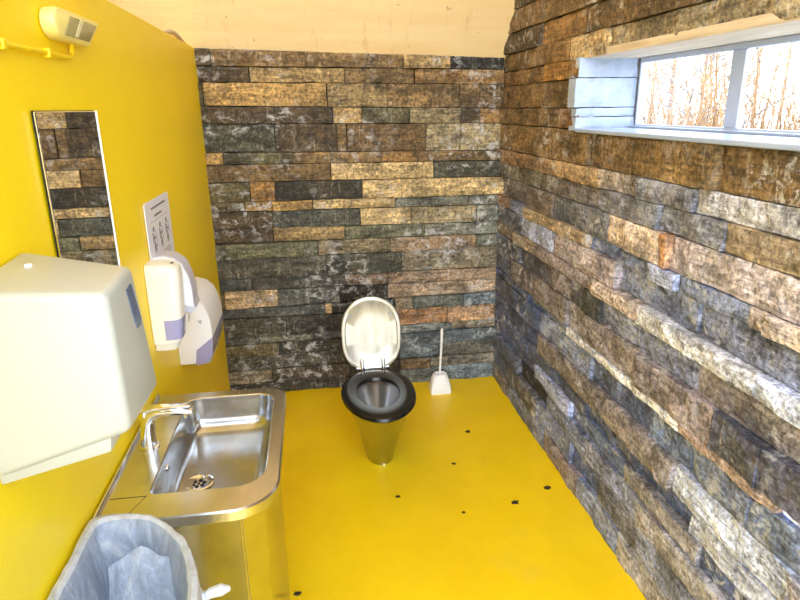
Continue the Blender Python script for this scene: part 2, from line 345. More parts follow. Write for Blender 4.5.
def stone_rows(stones, place, tint=lambda z: (0.92, 1.0, 1.05, 0)):
    """stones: list of (s0, s1, z0a, z1a, z0b, z1b, depth a, depth b, colour, seed); one hewn slab each. place(s, n, z) -> world"""
    V, F, C = [], [], []
    for (s0, s1, z0a, z1a, z0b, z1b, na, nb, col, seed) in stones:
        rnd = random.Random(seed)
        ln = s1-s0; nx = max(2, int(ln/0.03)); nz = max(3, int((z1a-z0a)/0.022))
        base = Vector(lin(PAL[col])[:3])*STONE_GAIN; tn = tint(0.5*(z0a+z1a)); base = Vector((base.x*tn[0], base.y*tn[1], base.z*tn[2])); lum = (base.x+base.y+base.z)/3; base = base.lerp(Vector((lum, lum, lum*0.95)), tn[3])
        k = rnd.uniform(0.86, 1.16); base = base*k
        off = Vector((rnd.uniform(-50, 50), rnd.uniform(-50, 50), rnd.uniform(-50, 50)))
        i0 = len(V)
        gap = 0.0012
        for j in range(nz+1):
            for i in range(nx+1):
                fx, fz = i/nx, j/nz
                s = s0+gap+(ln-2*gap)*fx
                zb = z0a+(z0b-z0a)*fx+gap; zt = z1a+(z1b-z1a)*fx-gap
                z = zb+(zt-zb)*fz
                p = Vector((s, 0, z))*7+off
                n = na+(nb-na)*fx + 0.010*noise.noise(p) + 0.006*noise.noise(p*3.1) + 0.003*noise.noise(p*8)
                ed = min(i, nx-i, 1) + 0
                eh = min(j, nz-j, 1) + 0
                if ed == 0 or eh == 0:
                    n -= 0.002+0.006*abs(noise.noise(p*2+Vector((9, 9, 9))))
                    if j == nz: z -= 0.006*abs(noise.noise(p*1.7))
                    if j == 0: z += 0.004*abs(noise.noise(p*1.3))
                    if i == 0: s += 0.005*abs(noise.noise(p*2.2))
                    if i == nx: s -= 0.005*abs(noise.noise(p*2.7))
                V.append(place(s, n, z))
                q = 1+0.30*noise.noise(Vector((s*4, 3, z*11))+off)
                C.append((base[0]*q, base[1]*q, base[2]*q, 1))
        w = nx+1
        for j in range(nz):
            for i in range(nx):
                a = i0+j*w+i; F.append((a, a+1, a+w+1, a+w))
        # returns running back into the wall
        rim = [i for i in range(w)] + [w*j+nx for j in range(1, nz+1)] + [w*nz+i for i in range(nx-1, -1, -1)] + [w*j for j in range(nz-1, 0, -1)]
        b0 = len(V)
        for r in rim:
            fx = (r % w)/nx; fz = (r//w)/nz
            zb = z0a+(z0b-z0a)*fx+gap; zt = z1a+(z1b-z1a)*fx-gap
            V.append(place(s0+gap+(ln-2*gap)*fx, -0.07, zb+(zt-zb)*fz)); C.append((base[0], base[1], base[2], 1))
        m = len(rim)
        for i in range(m):
            F.append((i0+rim[i], b0+i, b0+(i+1) % m, i0+rim[(i+1) % m]))
    return V, F, C
def add_core(V, F, C, a, b):
    i = len(V)
    V += [(x, y, z) for x in (a[0], b[0]) for y in (a[1], b[1]) for z in (a[2], b[2])]
    C += [(0.03, 0.026, 0.022, 1)]*8
    for f in [(0,1,3,2), (4,6,7,5), (0,4,5,1), (2,3,7,6), (0,2,6,4), (1,5,7,3)]: F.append(tuple(i+k for k in f))
def stone_object(name, V, F, C):
    me = bpy.data.meshes.new(name); me.from_pydata([tuple(v) for v in V], [], F)
    at = me.color_attributes.new('stone', 'FLOAT_COLOR', 'POINT')
    at.data.foreach_set('color', [x for c in C for x in c])
    me.materials.append(M['stone']); me.materials.append(M['mortar'])
    ncore = sum(1 for c in C if c[0] == 0.03)//8*6
    for p in list(me.polygons)[len(me.polygons)-ncore:]: p.material_index = 1
    bm = bmesh.new(); bm.from_mesh(me); bmesh.ops.recalc_face_normals(bm, faces=bm.faces); bm.to_mesh(me); bm.free()
    o = bpy.data.objects.new(name, me); COL.objects.link(o); o['kind'] = 'structure'
    return o

WY0, WY1, WZ0, WZ1, WT = 0.75, 2.60, 1.652, 1.934, 0.25       # window opening in the right wall
YN = -0.45                                                     # the open front of the room
# back wall
st = []; rnd = random.Random(5)
for r, (zta, zba, ztb, zbb, row) in enumerate(BACK_ROWS):
    rd = rnd.uniform(-0.006, 0.010)
    for k, (s0, s1, c) in enumerate(row):
        s1 = min(s1, W+0.03); s0 = max(s0, L-0.03)
        za = lambda s, a, b: a+(b-a)*(s-L)/(W-L)
        d = rd+rnd.uniform(-0.010, 0.016)
        st.append((s0, s1, max(0.0, za(s0, zba, zbb)), za(s0, zta, ztb), max(0.0, za(s1, zba, zbb)), za(s1, zta, ztb), d+rnd.uniform(-.004,.004), d+rnd.uniform(-.004,.004), c, 1000+r*20+k))
V, F, C = stone_rows(st, lambda s, n, z: (s, D-n, z), lambda z: (0.78, 0.83, 0.72, 0.12) if z > 0.9 else (0.80, 0.88, 0.90, 0.15))
add_core(V, F, C, (-1.6, D+0.05, -0.02), (W+0.40, D+0.25, 2.20))
stone_object('wall_back', V, F, C)
# right wall
st = []; rnd = random.Random(11)
allrows = list(RIGHT_ROWS); z = 2.03
cyc = ['brown', 'brown2', 'ochre', 'dbrown', 'brown', 'tangray', 'brown']
while z < 4.5:
    h = rnd.uniform(0.075, 0.135); allrows.append((z+h, z, [])); z += h
PROTRUDE = {(5,1):.016,(5,2):-.008,(7,4):.014,(7,5):.018,(7,6):.0,(8,2):.016,(8,3):-.006,(8,5):.004,(9,1):.010,(9,2):.014,(9,3):-.012,(9,4):-.010,(10,2):.012,(10,3):.020,(10,4):.024,(10,5):.022,(11,5):-.004,(11,6):.0,(11,7):.004,(12,1):.012,(12,3):.012,(12,4):.026,(12,5):.030,(12,6):.028,(13,2):.016,(13,3):.018,(14,2):.006,(14,3):-.008,(14,4):-.004,(14,5):.0,(15,1):.016,(15,2):.018,(15,3):.008,(16,1):.002,(16,2):-.012,(16,3):-.014,(16,4):.010,(17,0):-.006,(17,1):.014,(17,2):-.008,(17,3):.012,(18,1):-.008,(18,2):.010,(18,3):.012,(19,2):.012,(19,3):-.008,(19,4):.008,(20,1):.014,(20,2):.016,(20,3):.014
}
for r, (zt, zb, row) in enumerate(allrows):
    row = list(row)
    top = D-(zt-2.02)/1.048+0.12 if zt > 2.05 else D
    near = min([s[0] for s in row], default=min(D, top))
    fill = ['graymix', 'tangray', 'graybrown', 'gray', 'pinkbrown', 'brown3'] if zt < 1.5 else cyc
    while near > YN+0.02:
        ln = rnd.uniform(0.25, 0.62); a = max(YN, near-ln)
        if a-YN < 0.12: a = YN
        if not (zt <= 1.95 and zb >= 1.64): row.append((a, near, fill[rnd.randrange(len(fill))]))
        elif a < WY0: row.append((a, min(near, WY0), fill[rnd.randrange(len(fill))]))
        near = a
    rd = rnd.uniform(-0.004, 0.012)
    for k, (s0, s1, c) in enumerate(row):
        d = rd+rnd.uniform(-0.012, 0.018)
        d = PROTRUDE.get((r, k), d)
        if zt <= 1.95 and zb >= 1.64 and WY1-0.1 < s0 < WY1+0.06: s0 = WY1+0.016
        if s1 > D-0.01: s1 = D+0.02; d = min(d, 0.012)
        t0 = rnd.uniform(-.006, .006)
        st.append((s0, s1, zb, zt, zb, zt, d-t0, d+t0, c, 3000+r*30+k))
V, F, C = stone_rows(st, lambda s, n, z: (W-n, s, z), lambda z: (0.80, 0.86, 0.82, 0.15) if z > 1.5 else (0.96, 1.10, 1.70, 0.24) if z > 1.2 else (0.94, 1.20, 2.35, 0.28))  # blue tint on lower rows puts the cooler light into the stone colour
# hewn blocks lining the far side of the window opening, facing the camera
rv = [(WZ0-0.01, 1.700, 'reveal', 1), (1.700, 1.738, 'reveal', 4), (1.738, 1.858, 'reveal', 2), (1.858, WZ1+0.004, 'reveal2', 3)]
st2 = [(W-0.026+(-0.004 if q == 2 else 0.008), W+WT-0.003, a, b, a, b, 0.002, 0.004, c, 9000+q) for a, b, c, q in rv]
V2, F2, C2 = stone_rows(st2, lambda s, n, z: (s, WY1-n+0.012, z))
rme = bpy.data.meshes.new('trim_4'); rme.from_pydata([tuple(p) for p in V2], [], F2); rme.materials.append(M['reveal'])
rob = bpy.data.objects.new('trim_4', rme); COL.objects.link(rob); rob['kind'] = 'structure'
x0, x1 = W+0.05, W+WT+0.055
add_core(V, F, C, (x0, YN, -0.02), (x1, D+0.25, WZ0-0.012))
add_core(V, F, C, (x0, YN, WZ1+0.03), (x1, D+0.05, 4.6))
add_core(V, F, C, (x0, YN, WZ0-0.012), (x1, WY0, WZ1+0.03))
add_core(V, F, C, (x0, WY1+0.06, WZ0-0.012), (x1, D+0.05, WZ1+0.03))
stone_object('wall_right', V, F, C)

# ------------------------------------------------------------------ floor, partition, ceiling, window
bm = BM(); box(bm, (-1.6, YN, -0.12), (W+0.04, D+0.04, 0.0)); struct('floor', bm, M['floor'])
bm = BM(); ny, nz = 60, 34
def wl(y, z): return (L+0.0025*noise.noise(Vector((y*2.2, 1, z*2.2))), y, z)
gv = [[bm.verts.new(wl(YN+(D+0.015-YN)*i/ny, ZL*j/nz)) for i in range(ny+1)] for j in range(nz+1)]
for j in range(nz):
    for i in range(ny): bm.faces.new((gv[j][i], gv[j][i+1], gv[j+1][i+1], gv[j+1][i]))
bk = [[bm.verts.new((L-0.09, YN+(D+0.015-YN)*i, ZL*j)) for i in (0, 1)] for j in (0, 1)]
bm.faces.new((bk[0][0], bk[1][0], bk[1][1], bk[0][1]))
bm.faces.new([gv[nz][i] for i in range(ny+1)]+[bk[1][1], bk[1][0]])
bm.faces.new([gv[j][0] for j in range(nz+1)]+[bk[1][0], bk[0][0]])
bm.faces.new([gv[j][ny] for j in range(nz+1)]+[bk[1][1], bk[0][1]])
bm.faces.new([gv[0][i] for i in range(ny+1)]+[bk[0][1], bk[0][0]])
struct('wall_left', bm, M['wall_yellow'], smooth=30)
bm = BM(); box(bm, (-1.75, YN, 0), (-1.6, D+0.2, 4.6)); struct('wall_outer', bm, M['ceiling'])
bm = BM()
def cslab(ya, yb, zf):
    xa, xb = -1.75, W+0.42
    lo = [(xa, ya), (xb, ya), (xb, yb), (xa, yb)]
    hexa(bm, [(x, y, zf(x, y)) for x, y in lo]+[(x, y, zf(x, y)+0.12) for x, y in lo])
cslab(1.45, D+0.05, ceil_z)
cslab(YN, 1.45, lambda x, y: ceil_z(x, 1.45))
struct('ceiling', bm, M['ceiling'])
# thin strip of trim that has come loose on top of the partition by the corner
bm = BM()
pts = []
for i in range(13):
    u = i/12; y = 3.02+0.52*u
    pts.append((L-0.012, y, ZL+0.004+0.020*math.sin(PI*min(1, u*1.15))*(1 if u < 0.87 else 0.4)))
tube(bm, pts, [0.006+0.006*math.sin(PI*i/12) for i in range(13)], 8)
struct('trim_3', bm, M['plank'], smooth=40)

# window: frame, mullion, panes, sill board and head board
xf = W+WT
wr = bpy.data.objects.new('window_1', None); COL.objects.link(wr); wr.location = (xf, (WY0+WY1)/2, WZ0); wr['kind'] = 'structure'
bm = BM(); fw = 0.010
box(bm, (xf-0.004, WY0, WZ0), (xf+0.018, WY1, WZ0+0.016), 0.003); box(bm, (xf-0.004, WY0, WZ1-0.020), (xf+0.018, WY1, WZ1), 0.003)
box(bm, (xf-0.004, WY1-fw, WZ0), (xf+0.018, WY1, WZ1), 0.003); box(bm, (xf-0.004, WY0, WZ0), (xf+0.018, WY0+fw, WZ1), 0.003)
struct('window_frame', bm, M['frame'], wr)
bm = BM(); box(bm, (xf+0.002, 1.945, WZ0+0.016), (xf+0.016, 2.012, WZ1-0.020), 0.003); struct('mullion', bm, M['frame'], wr)
for a, b in ((WY0+fw, 1.945), (2.012, WY1-fw)):
    bm = BM(); box(bm, (xf+0.007, a, WZ0+0.016), (xf+0.011, b, WZ1-0.020)); struct('pane', bm, M['glass'], wr)
bm = BM(); box(bm, (W-0.022, WY0-0.02, WZ0-0.014), (W+WT+0.05, WY1+0.004, WZ0+0.001), 0.004)
box(bm, (xf-0.035, WY0, WZ0+0.001), (xf-0.004, WY1, WZ0+0.010), 0.003)
struct('trim_1', bm, M['sill'])
bm = BM(); box(bm, (W+0.006, WY0-0.02, WZ1), (W+WT+0.05, WY1+0.02, WZ1+0.028), 0.002); struct('trim_2', bm, M['plank'])

# ------------------------------------------------------------------ steel toilet
TX, TY = 0.272, 2.76
toilet = thing('toilet', 'free-standing stainless steel toilet with tapering pan and raised lid by the stone wall', 'toilet', (TX, TY+0.1, 0))
def egg(cx, yc, hw, fr, bk, z, n=40, sq=1.0):
    p = []
    for k in range(n):
        a = 2*PI*k/n; c, s = math.cos(a), math.sin(a)
        e = 0.88 if s > 0 else 1.0
        p.append((cx+hw*math.copysign(abs(c)**e, c), yc+(bk if s > 0 else fr)*math.copysign(abs(s)**e, s), z))
    return p
yc = 2.745
bm = BM()
out = [egg(TX+0.012, 2.885, 0.074, 0.122, 0.10, 0.0), egg(TX+0.012, 2.882, 0.074, 0.122, 0.11, 0.012), egg(TX+0.008, 2.84, 0.112, 0.205, 0.19, 0.20), egg(TX, 2.765, 0.158, 0.272, 0.285, 0.385),
       egg(TX, yc+0.01, 0.166, 0.276, 0.295, 0.404), egg(TX, yc+0.01, 0.160, 0.268, 0.288, 0.408)]
inn = [egg(TX, yc-0.01, 0.108, 0.172, 0.165, 0.407), egg(TX, yc, 0.102, 0.160, 0.155, 0.385), egg(TX, yc+0.02, 0.06, 0.095, 0.09, 0.27), egg(TX, yc+0.03, 0.035, 0.05, 0.05, 0.20)]
loft(bm, out+inn, True, True)
pan = obj('pan', bm, M['steel_pan'], toilet)
bm = BM(); tube(bm, [(TX+0.02, 2.765, 0.006), (TX+0.02, 2.758, 0.006)], 0.006, 10); obj('floor_bolt', bm, M['chrome'], pan)
bm = BM()
loft(bm, [egg(TX, yc, 0.176, 0.297, 0.247, 0.410), egg(TX, yc, 0.182, 0.303, 0.252, 0.418), egg(TX, yc, 0.178, 0.298, 0.248, 0.430), egg(TX, yc, 0.160, 0.272, 0.232, 0.437),
          egg(TX, yc-0.005, 0.122, 0.196, 0.182, 0.436), egg(TX, yc-0.005, 0.106, 0.170, 0.160, 0.428), egg(TX, yc-0.005, 0.102, 0.163, 0.155, 0.414), egg(TX, yc-0.005, 0.104, 0.166, 0.157, 0.410)], False, False)
rs = [v for v in bm.verts]
n = 40; bridge(bm, [bm.verts[:][7*n+i] for i in range(n)], [bm.verts[:][i] for i in range(n)])
obj('seat', bm, M['seat'], toilet, label='dark satin toilet seat')
# raised lid, leaning a little back
HY, HZ = 3.016, 0.414
def lidp(u, v, d):
    tl = 0.10
    return (TX+u, HY+v*math.sin(tl)-d*math.cos(tl), HZ+v*math.cos(tl)+d*math.sin(tl))
def lid_outline(k, n=48):
    p = []
    for i in range(n):
        a = 2*PI*i/n; c, s = math.cos(a), math.sin(a)
        hw = 0.156 - (0.024*(-s)**2 if s < 0 else 0.0)
        e = 0.80 if s > 0 else 0.62
        p.append((k*hw*math.copysign(abs(c)**(0.95 if s > 0 else 0.72), c), 0.206+(0.198*k)*math.copysign(abs(s)**e, s)))
    return p
bm = BM()
lay = [(0.90, -0.014), (0.985, -0.012), (1.0, -0.006), (1.0, 0.002), (0.97, 0.006), (0.90, 0.006), (0.86, 0.001), (0.5, -0.001), (0.12, -0.001)]
loft(bm, [[lidp(u, v, d) for u, v in lid_outline(k)] for k, d in lay], True, True)
lid = obj('lid', bm, M['steel_lid'], toilet, label='pale raised toilet lid')
for u in (-0.105, 0.100):
    bm = BM(); c = lidp(u, 0.308, 0.001); e = lidp(u, 0.308, 0.010); tube(bm, [c, e], [0.008, 0.006], 12); obj('bumper', bm, M['bumper'], lid)
for u in (-0.055, 0.056):
    bm = BM(); tube(bm, [(TX+u, HY-0.020, 0.432), (TX+u, HY-0.020, 0.448), (TX+u, HY-0.014, 0.47), (TX+u, HY-0.010, 0.492)], [0.011, 0.011, 0.009, 0.008], 12)
    obj('hinge', bm, M['chrome'], toilet, label='chrome hinge post')
bm = BM(); tube(bm, [(TX-0.085, HY-0.012, 0.440), (TX+0.085, HY-0.012, 0.440)], 0.006, 10); obj('hinge_rod', bm, M['chrome'], toilet)

# ------------------------------------------------------------------ toilet brush
bx, by = 0.752, 3.565
br = thing('toilet_brush', 'white toilet brush standing in its white holder on the yellow floor', 'toilet brush', (bx, by, 0))
def rsq(h, r, z, n=6): return rrect(bx-h, bx+h, by-h*0.8, by+h*0.8, r, z, n)
bm = BM()
loft(bm, [rsq(0.066, 0.012, 0.0), rsq(0.067, 0.012, 0.008), rsq(0.061, 0.020, 0.06), rsq(0.050, 0.030, 0.105), rsq(0.044, 0.034, 0.122), rsq(0.040, 0.031, 0.125), rsq(0.036, 0.028, 0.120), rsq(0.036, 0.026, 0.05)], True, True)
obj('holder', bm, M['white_plastic'], br)
bm = BM(); tube(bm, [(bx-0.002, by, 0.055), (bx, by, 0.13), (bx+0.012, by+0.012, 0.33), (bx+0.015, by+0.015, 0.42)], [0.0065, 0.0065, 0.008, 0.0085], 12); obj('handle', bm, M['white_plastic'], br)
bm = BM(); lathe(bm, (bx, by, 0), [(0.014, 0.052), (0.030, 0.06), (0.032, 0.098), (0.012, 0.112)], 18, cap0=True, cap1=True); obj('brush_head', bm, M['lilac_pale'], br)

# ------------------------------------------------------------------ sink on its steel cabinet
SZ = 0.79
sink = thing('washbasin', 'stainless steel washbasin unit on a steel base against the yellow wall', 'sink', (L+0.22, 1.74, 0))
def outl(z, k=0.0): return rrect(L+0.004+k*0, -0.128-k, 1.372+k, 2.092-k, (0.07, 0.015, 0.02, 0.125), z, 10)
def inl(z, k=0.0, r=(0.062, 0.050, 0.022, 0.085)): return rrect(-0.468+k, -0.166-k, 1.478+k, 2.048-k, tuple(max(0.01, q-k*0.3) for q in r), z, 10)
def bowl(z, x0, x1, y0, y1, r): return rrect(x0, x1, y0, y1, r, z, 10)
bm = BM()
loft(bm, [outl(SZ-0.032, 0.004), outl(SZ-0.030, 0.0), outl(SZ-0.004, 0.0), outl(SZ, 0.004), inl(SZ), inl(SZ-0.003, 0.003)], False, False)
obj('rim', bm, M['steel_sink'], sink)
bm = BM()
dx, dy = -0.388, 1.706
rg = [inl(SZ-0.003, 0.003)]
def rin(k, z): return rrect(-0.464+0.5*k, -0.168-k, 1.481+k, 2.045-k, (max(.02, 0.062-k*.3), max(.02, 0.050-k*.3), max(.02, 0.036-k*.3), max(.02, 0.085-k*.3)), z, 10)
for q in range(5): rg.append(rin(0.0025*q, SZ-0.008-0.014*q))
for q in range(1, 9):
    a = PI/2*q/8; rg.append(rin(0.010+0.048*(1-math.cos(a)), SZ-0.064-0.048*math.sin(a)-0.004*(1-math.cos(a))))
fl = [(dx+0.043*math.cos(a), dy+0.043*math.sin(a)) for a in [0]]
loft(bm, rg, False, False)
last = [v.co.copy() for v in bm.verts][-len(rg[0]):]
def drain_ring(r, z):
    return [(dx+r*(p.x-dx)/math.hypot(p.x-dx, p.y-dy), dy+r*(p.y-dy)/math.hypot(p.x-dx, p.y-dy), z) for p in last]
vl = bm.verts[:][-len(rg[0]):]
mid = [bm.verts.new(((p.x+q[0])/2, (p.y+q[1])/2, SZ-0.121)) for p, q in zip(last, drain_ring(0.036, 0))]
dr = ring(bm, drain_ring(0.034, SZ-0.126))
bridge(bm, vl, mid); bridge(bm, mid, dr); bm.faces.new(dr)
obj('basin', bm, M['steel_bowl'], sink, smooth=70)
# drain strainer and overflow
bm = BM(); zd = SZ-0.125
lathe(bm, (dx, dy, zd), [(0.044, -0.001), (0.045, 0.004), (0.040, 0.0055), (0.033, 0.001), (0.031, -0.0005)], 32, cap0=False, cap1=True)
dn = obj('drain', bm, M['chrome'], sink)
bm = BM()
for k in range(6):
    a = 2*PI*k/6+0.3; lathe(bm, (dx+0.016*math.cos(a), dy+0.016*math.sin(a), zd-0.0003), [(0.0062, 0), (0.0062, 0.0012)], 12)
lathe(bm, (dx, dy, zd-0.0003), [(0.004, 0), (0.004, 0.0012)], 10)
obj('strainer_holes', bm, M['dark'], dn)
bm = BM(); tube(bm, [(-0.464, 1.665, SZ-0.038), (-0.4575, 1.665, SZ-0.038)], [0.010, 0.009], 16); ov = obj('overflow', bm, M['chrome'], sink)
bm = BM(); tube(bm, [(-0.4578, 1.665, SZ-0.038), (-0.4566, 1.665, SZ-0.038)], 0.0062, 12); obj('overflow_hole', bm, M['dark'], ov)
bm = BM(); box(bm, (L+0.004, 1.385, SZ-0.004), (L+0.012, 2.085, SZ+0.012), 0.003); obj('back_lip', bm, M['steel_sink'], sink)
bm = BM(); box(bm, (L+0.02, 1.472, SZ-0.0004), (-0.47, 1.4745, SZ+0.0005)); tube(bm, [(-0.470, 1.474, SZ), (-0.505, 1.378, SZ)], 0.0009, 6); obj('seam', bm, M['dark'], sink)
# base cabinet
bm = BM()
low = [(L+0.006, 1.455), (-0.228, 1.425), (-0.173, 1.490), (-0.164, 1.95), (-0.185, 2.06), (L+0.006, 2.06)]
a = ring(bm, [(x, y, 0.0) for x, y in low]); b = ring(bm, [(x, y, 0.76) for x, y in low])
bridge(bm, a, b); bm.faces.new(a)
bmesh.ops.bevel(bm, geom=[e for e in bm.edges if abs(e.verts[0].co.z-e.verts[1].co.z) > 0.3], offset=0.004, segments=2, affect='EDGES')
obj('base_cabinet', bm, M['steel_body'], sink)
# mixer tap on the ledge of the washbasin
tp = thing('tap', 'chrome mixer tap with flat lever at the back of the steel washbasin', 'tap', (-0.522, 1.735, SZ+0.0005))
bm = BM()
tx, ty = -0.522, 1.735
lathe(bm, (tx, ty, SZ), [(0.029, 0.0005), (0.029, 0.004), (0.024, 0.006)], 28); obj('base_ring', bm, M['chrome'], tp)
bm = BM()
secs = [((tx, 0, SZ+0.005), 0.023, 0.022, 0.0), ((tx+0.001, 0, SZ+0.045), 0.021, 0.022, 0.05), ((tx+0.006, 0, SZ+0.082), 0.021, 0.023, 0.25), ((tx+0.016, 0, SZ+0.102), 0.020, 0.023, 0.8), ((tx+0.040, 0, SZ+0.112), 0.016, 0.022, 1.25),
        ((tx+0.085, 0, SZ+0.112), 0.013, 0.020, 1.45), ((tx+0.128, 0, SZ+0.108), 0.010, 0.018, 1.5), ((tx+0.136, 0, SZ+0.107), 0.008, 0.016, 1.5)]
rings = []
for (c, a_, b_, tilt) in secs:
    rr = []
    for k in range(20):
        an = 2*PI*k/20; p, q = a_*math.copysign(abs(math.cos(an))**0.8, math.cos(an)), b_*math.sin(an)
        rr.append((c[0]+p*math.cos(tilt), ty+q, c[2]-p*math.sin(tilt)))
    rings.append(rr)
loft(bm, rings); obj('spout', bm, M['chrome'], tp)
bm = BM(); tube(bm, [(tx+0.120, ty, SZ+0.101), (tx+0.119, ty, SZ+0.088)], 0.011, 16); obj('aerator', bm, M['chrome'], tp)
bm = BM()
hexa(bm, [(tx-0.022, ty-0.020, SZ+0.116), (tx+0.132, ty-0.013, SZ+0.122), (tx+0.132, ty+0.013, SZ+0.122), (tx-0.022, ty+0.020, SZ+0.116),
          (tx-0.022, ty-0.020, SZ+0.130), (tx+0.134, ty-0.012, SZ+0.128), (tx+0.134, ty+0.012, SZ+0.128), (tx-0.022, ty+0.020, SZ+0.130)], 0.004, 3)
tube(bm, [(tx, ty, SZ+0.095), (tx, ty, SZ+0.122)], 0.018, 18)
obj('lever', bm, M['chrome'], tp)

# ------------------------------------------------------------------ paper towel dispenser
pd = thing('paper_towel_dispenser', 'large white paper towel dispenser on the yellow wall above the bin', 'dispenser', (L, 1.15, 1.13))
bm = BM()
hexa(bm, [(L+0.001, 1.040, 1.130), (-0.343, 1.046, 1.200), (-0.338, 1.252, 1.200), (L+0.001, 1.285, 1.130),
          (L+0.001, 1.040, 1.474), (-0.347, 1.046, 1.462), (-0.350, 1.224, 1.466), (L+0.001, 1.305, 1.490)], 0.016, 5)
cas = obj('casing', bm, M['white'], pd)
bm = BM(); hexa(bm, [(L+0.001, 1.052, 1.112), (-0.385, 1.058, 1.158), (-0.385, 1.235, 1.158), (L+0.001, 1.275, 1.112), (L+0.001, 1.052, 1.16), (-0.38, 1.058, 1.21), (-0.38, 1.235, 1.21), (L+0.001, 1.275, 1.16)], 0.006, 2)
obj('bottom_tray', bm, M['white'], pd)
bm = BM()
def slit(y, z):
    v = (1.464-z)/0.264; xn = -0.347+0.004*v; xf_ = -0.350+0.012*v
    return xn+(xf_-xn)*(y-1.046)/0.19
plate(bm, [(slit(y, z)-0.004, y, z) for y, z in [(1.156, 1.436), (1.190, 1.440), (1.212, 1.364), (1.207, 1.352), (1.180, 1.352)]], (0.0055, 0, 0))
obj('refill_window', bm, M['smoke'], pd, label='narrow dark blue window slit')
bm = BM(); lathe(bm, (L+0.055, 1.20, 1.4785), [(0.007, -0.006), (0.007, 0.004), (0.005, 0.0055)], 16); obj('lock', bm, M['white_plastic'], pd)

# ------------------------------------------------------------------ soap dispenser
sd = thing('soap_dispenser', 'upright white soap dispenser with a lilac window, nearest the paper towel dispenser', 'dispenser', (L, 2.2, 0.93))
def sbody(z, d, y0=2.145, y1=2.250, r=0.03): return [(p[0], p[1], z) for p in rrect(L+0.001, L+d, y0, y1, (r, 0.006, 0.006, r), z, 6)]
bm = BM()
loft(bm, [sbody(0.962, 0.090), sbody(0.968, 0.096), sbody(1.05, 0.104), sbody(1.15, 0.109), sbody(1.205, 0.112), sbody(1.228, 0.108), sbody(1.240, 0.095, 2.150, 2.245), sbody(1.246, 0.075, 2.158, 2.238, 0.02)])
sb = obj('body', bm, M['cream_plastic'], sd)
bm = BM()
def swin(z, d):
    p = [q for q in sbody(z, d) if q[0] > L+0.046]
    o = [(x+(0.0014 if x > L+d-0.02 else 0), y+(-0.0014 if y < 2.2 else 0.0014), z) for x, y, z in p]
    h = len(o)//2
    return o[:h]+[(L+0.046, 2.2514, z), (L+0.046, 2.1436, z)]+o[h:]
wr_ = [swin(z, d) for z, d in ((0.975, 0.0970), (1.0, 0.1), (1.025, 0.1022), (1.048, 0.1038))]
loft(bm, wr_)
obj('level_window', bm, M['lilac'], sd, label='lilac window band')
bm = BM(); loft(bm, [sbody(0.930, 0.070, 2.163, 2.232, 0.02), sbody(0.935, 0.076, 2.160, 2.235, 0.02), sbody(0.964, 0.080, 2.158, 2.237, 0.02)]); obj('push_nozzle', bm, M['cream_plastic'], sd)
bm = BM(); box(bm, (L+0.070, 2.185, 1.2405), (L+0.090, 2.210, 1.2445), 0.001); obj('lock_slot', bm, M['print'], sd)

# ------------------------------------------------------------------ dispenser with curved elbow lever
ed = thing('elbow_dispenser', 'white dispenser with an arched elbow lever, between the soap and toilet roll dispensers', 'dispenser', (L, 2.31, 1.0))
bm = BM(); box(bm, (L+0.001, 2.280, 0.99), (L+0.022, 2.350, 1.235), 0.005); obj('back_plate', bm, M['white_plastic'], ed)
bm = BM(); lathe(bm, (L+0.062, 2.315, 0), [(0.034, 0.985), (0.036, 0.99), (0.036, 1.14), (0.030, 1.158), (0.013, 1.165), (0.013, 1.185)], 24); obj('bottle', bm, M['cream_plastic'], ed)
arch = [(L+0.003, 1.252), (L+0.045, 1.254), (L+0.078, 1.244), (L+0.103, 1.222), (L+0.120, 1.178), (L+0.129, 1.130), (L+0.130, 1.090), (L+0.128, 1.062)]
inner = [(L+0.003, 1.208), (L+0.040, 1.210), (L+0.062, 1.201), (L+0.080, 1.182), (L+0.091, 1.152), (L+0.097, 1.115), (L+0.098, 1.085), (L+0.096, 1.066)]
def band(bm, o, i, y0, y1):
    polyext(bm, o+i[::-1], y0, y1)
bm = BM(); band(bm, arch, inner, 2.268, 2.362)
bmesh.ops.bevel(bm, geom=[e for e in bm.edges if abs(e.verts[0].co.y-e.verts[1].co.y) < 1e-5], offset=0.003, segments=2, affect='EDGES')
lv = obj('elbow_lever', bm, M['lilac_pale'], ed)
bm = BM(); band(bm, [(x-0.002, z-0.003) for x, z in arch], inner, 2.264, 2.2695); obj('lever_side', bm, M['white_plastic'], lv)
bm = BM(); polyext(bm, [(L+0.131, 1.072), (L+0.096, 1.070), (L+0.084, 1.042), (L+0.118, 1.032), (L+0.134, 1.052)], 2.266, 2.364); obj('lever_tip', bm, M['lilac_pale'], lv)
bm = BM(); tube(bm, [(L+0.034, 2.259, 1.231), (L+0.034, 2.266, 1.231)], 0.0055, 14); obj('pivot', bm, M['bumper'], lv)

# ------------------------------------------------------------------ toilet roll dispenser
rd_ = thing('toilet_roll_dispenser', 'rounded white toilet roll dispenser with lilac lower front, farthest along the yellow wall', 'dispenser', (L, 2.66, 0.72))
def tsec(y, k, zo=0.0):
    zc = 0.880; hz = 0.152*k; d = 0.142*(0.90+0.10*k)
    return [(L+0.001, y, zc-hz), (L+0.055, y, zc-hz), (L+d*0.78, y, zc-hz*0.94), (L+d*0.93, y, zc-hz*0.74), (L+d, y, zc-hz*0.30), (L+d, y, zc+hz*0.10), (L+d*0.95, y, zc+hz*0.45),
            (L+d*0.82, y, zc+hz*0.74), (L+d*0.62, y, zc+hz*0.92), (L+d*0.35, y, zc+hz), (L+0.001, y, zc+hz)]
bm = BM(); loft(bm, [tsec(2.500, 0.95), tsec(2.506, 0.985), tsec(2.52, 1.0), tsec(2.80, 1.0), tsec(2.815, 0.985), tsec(2.82, 0.95)])
obj('cover', bm, M['white_plastic'], rd_)
bm = BM()
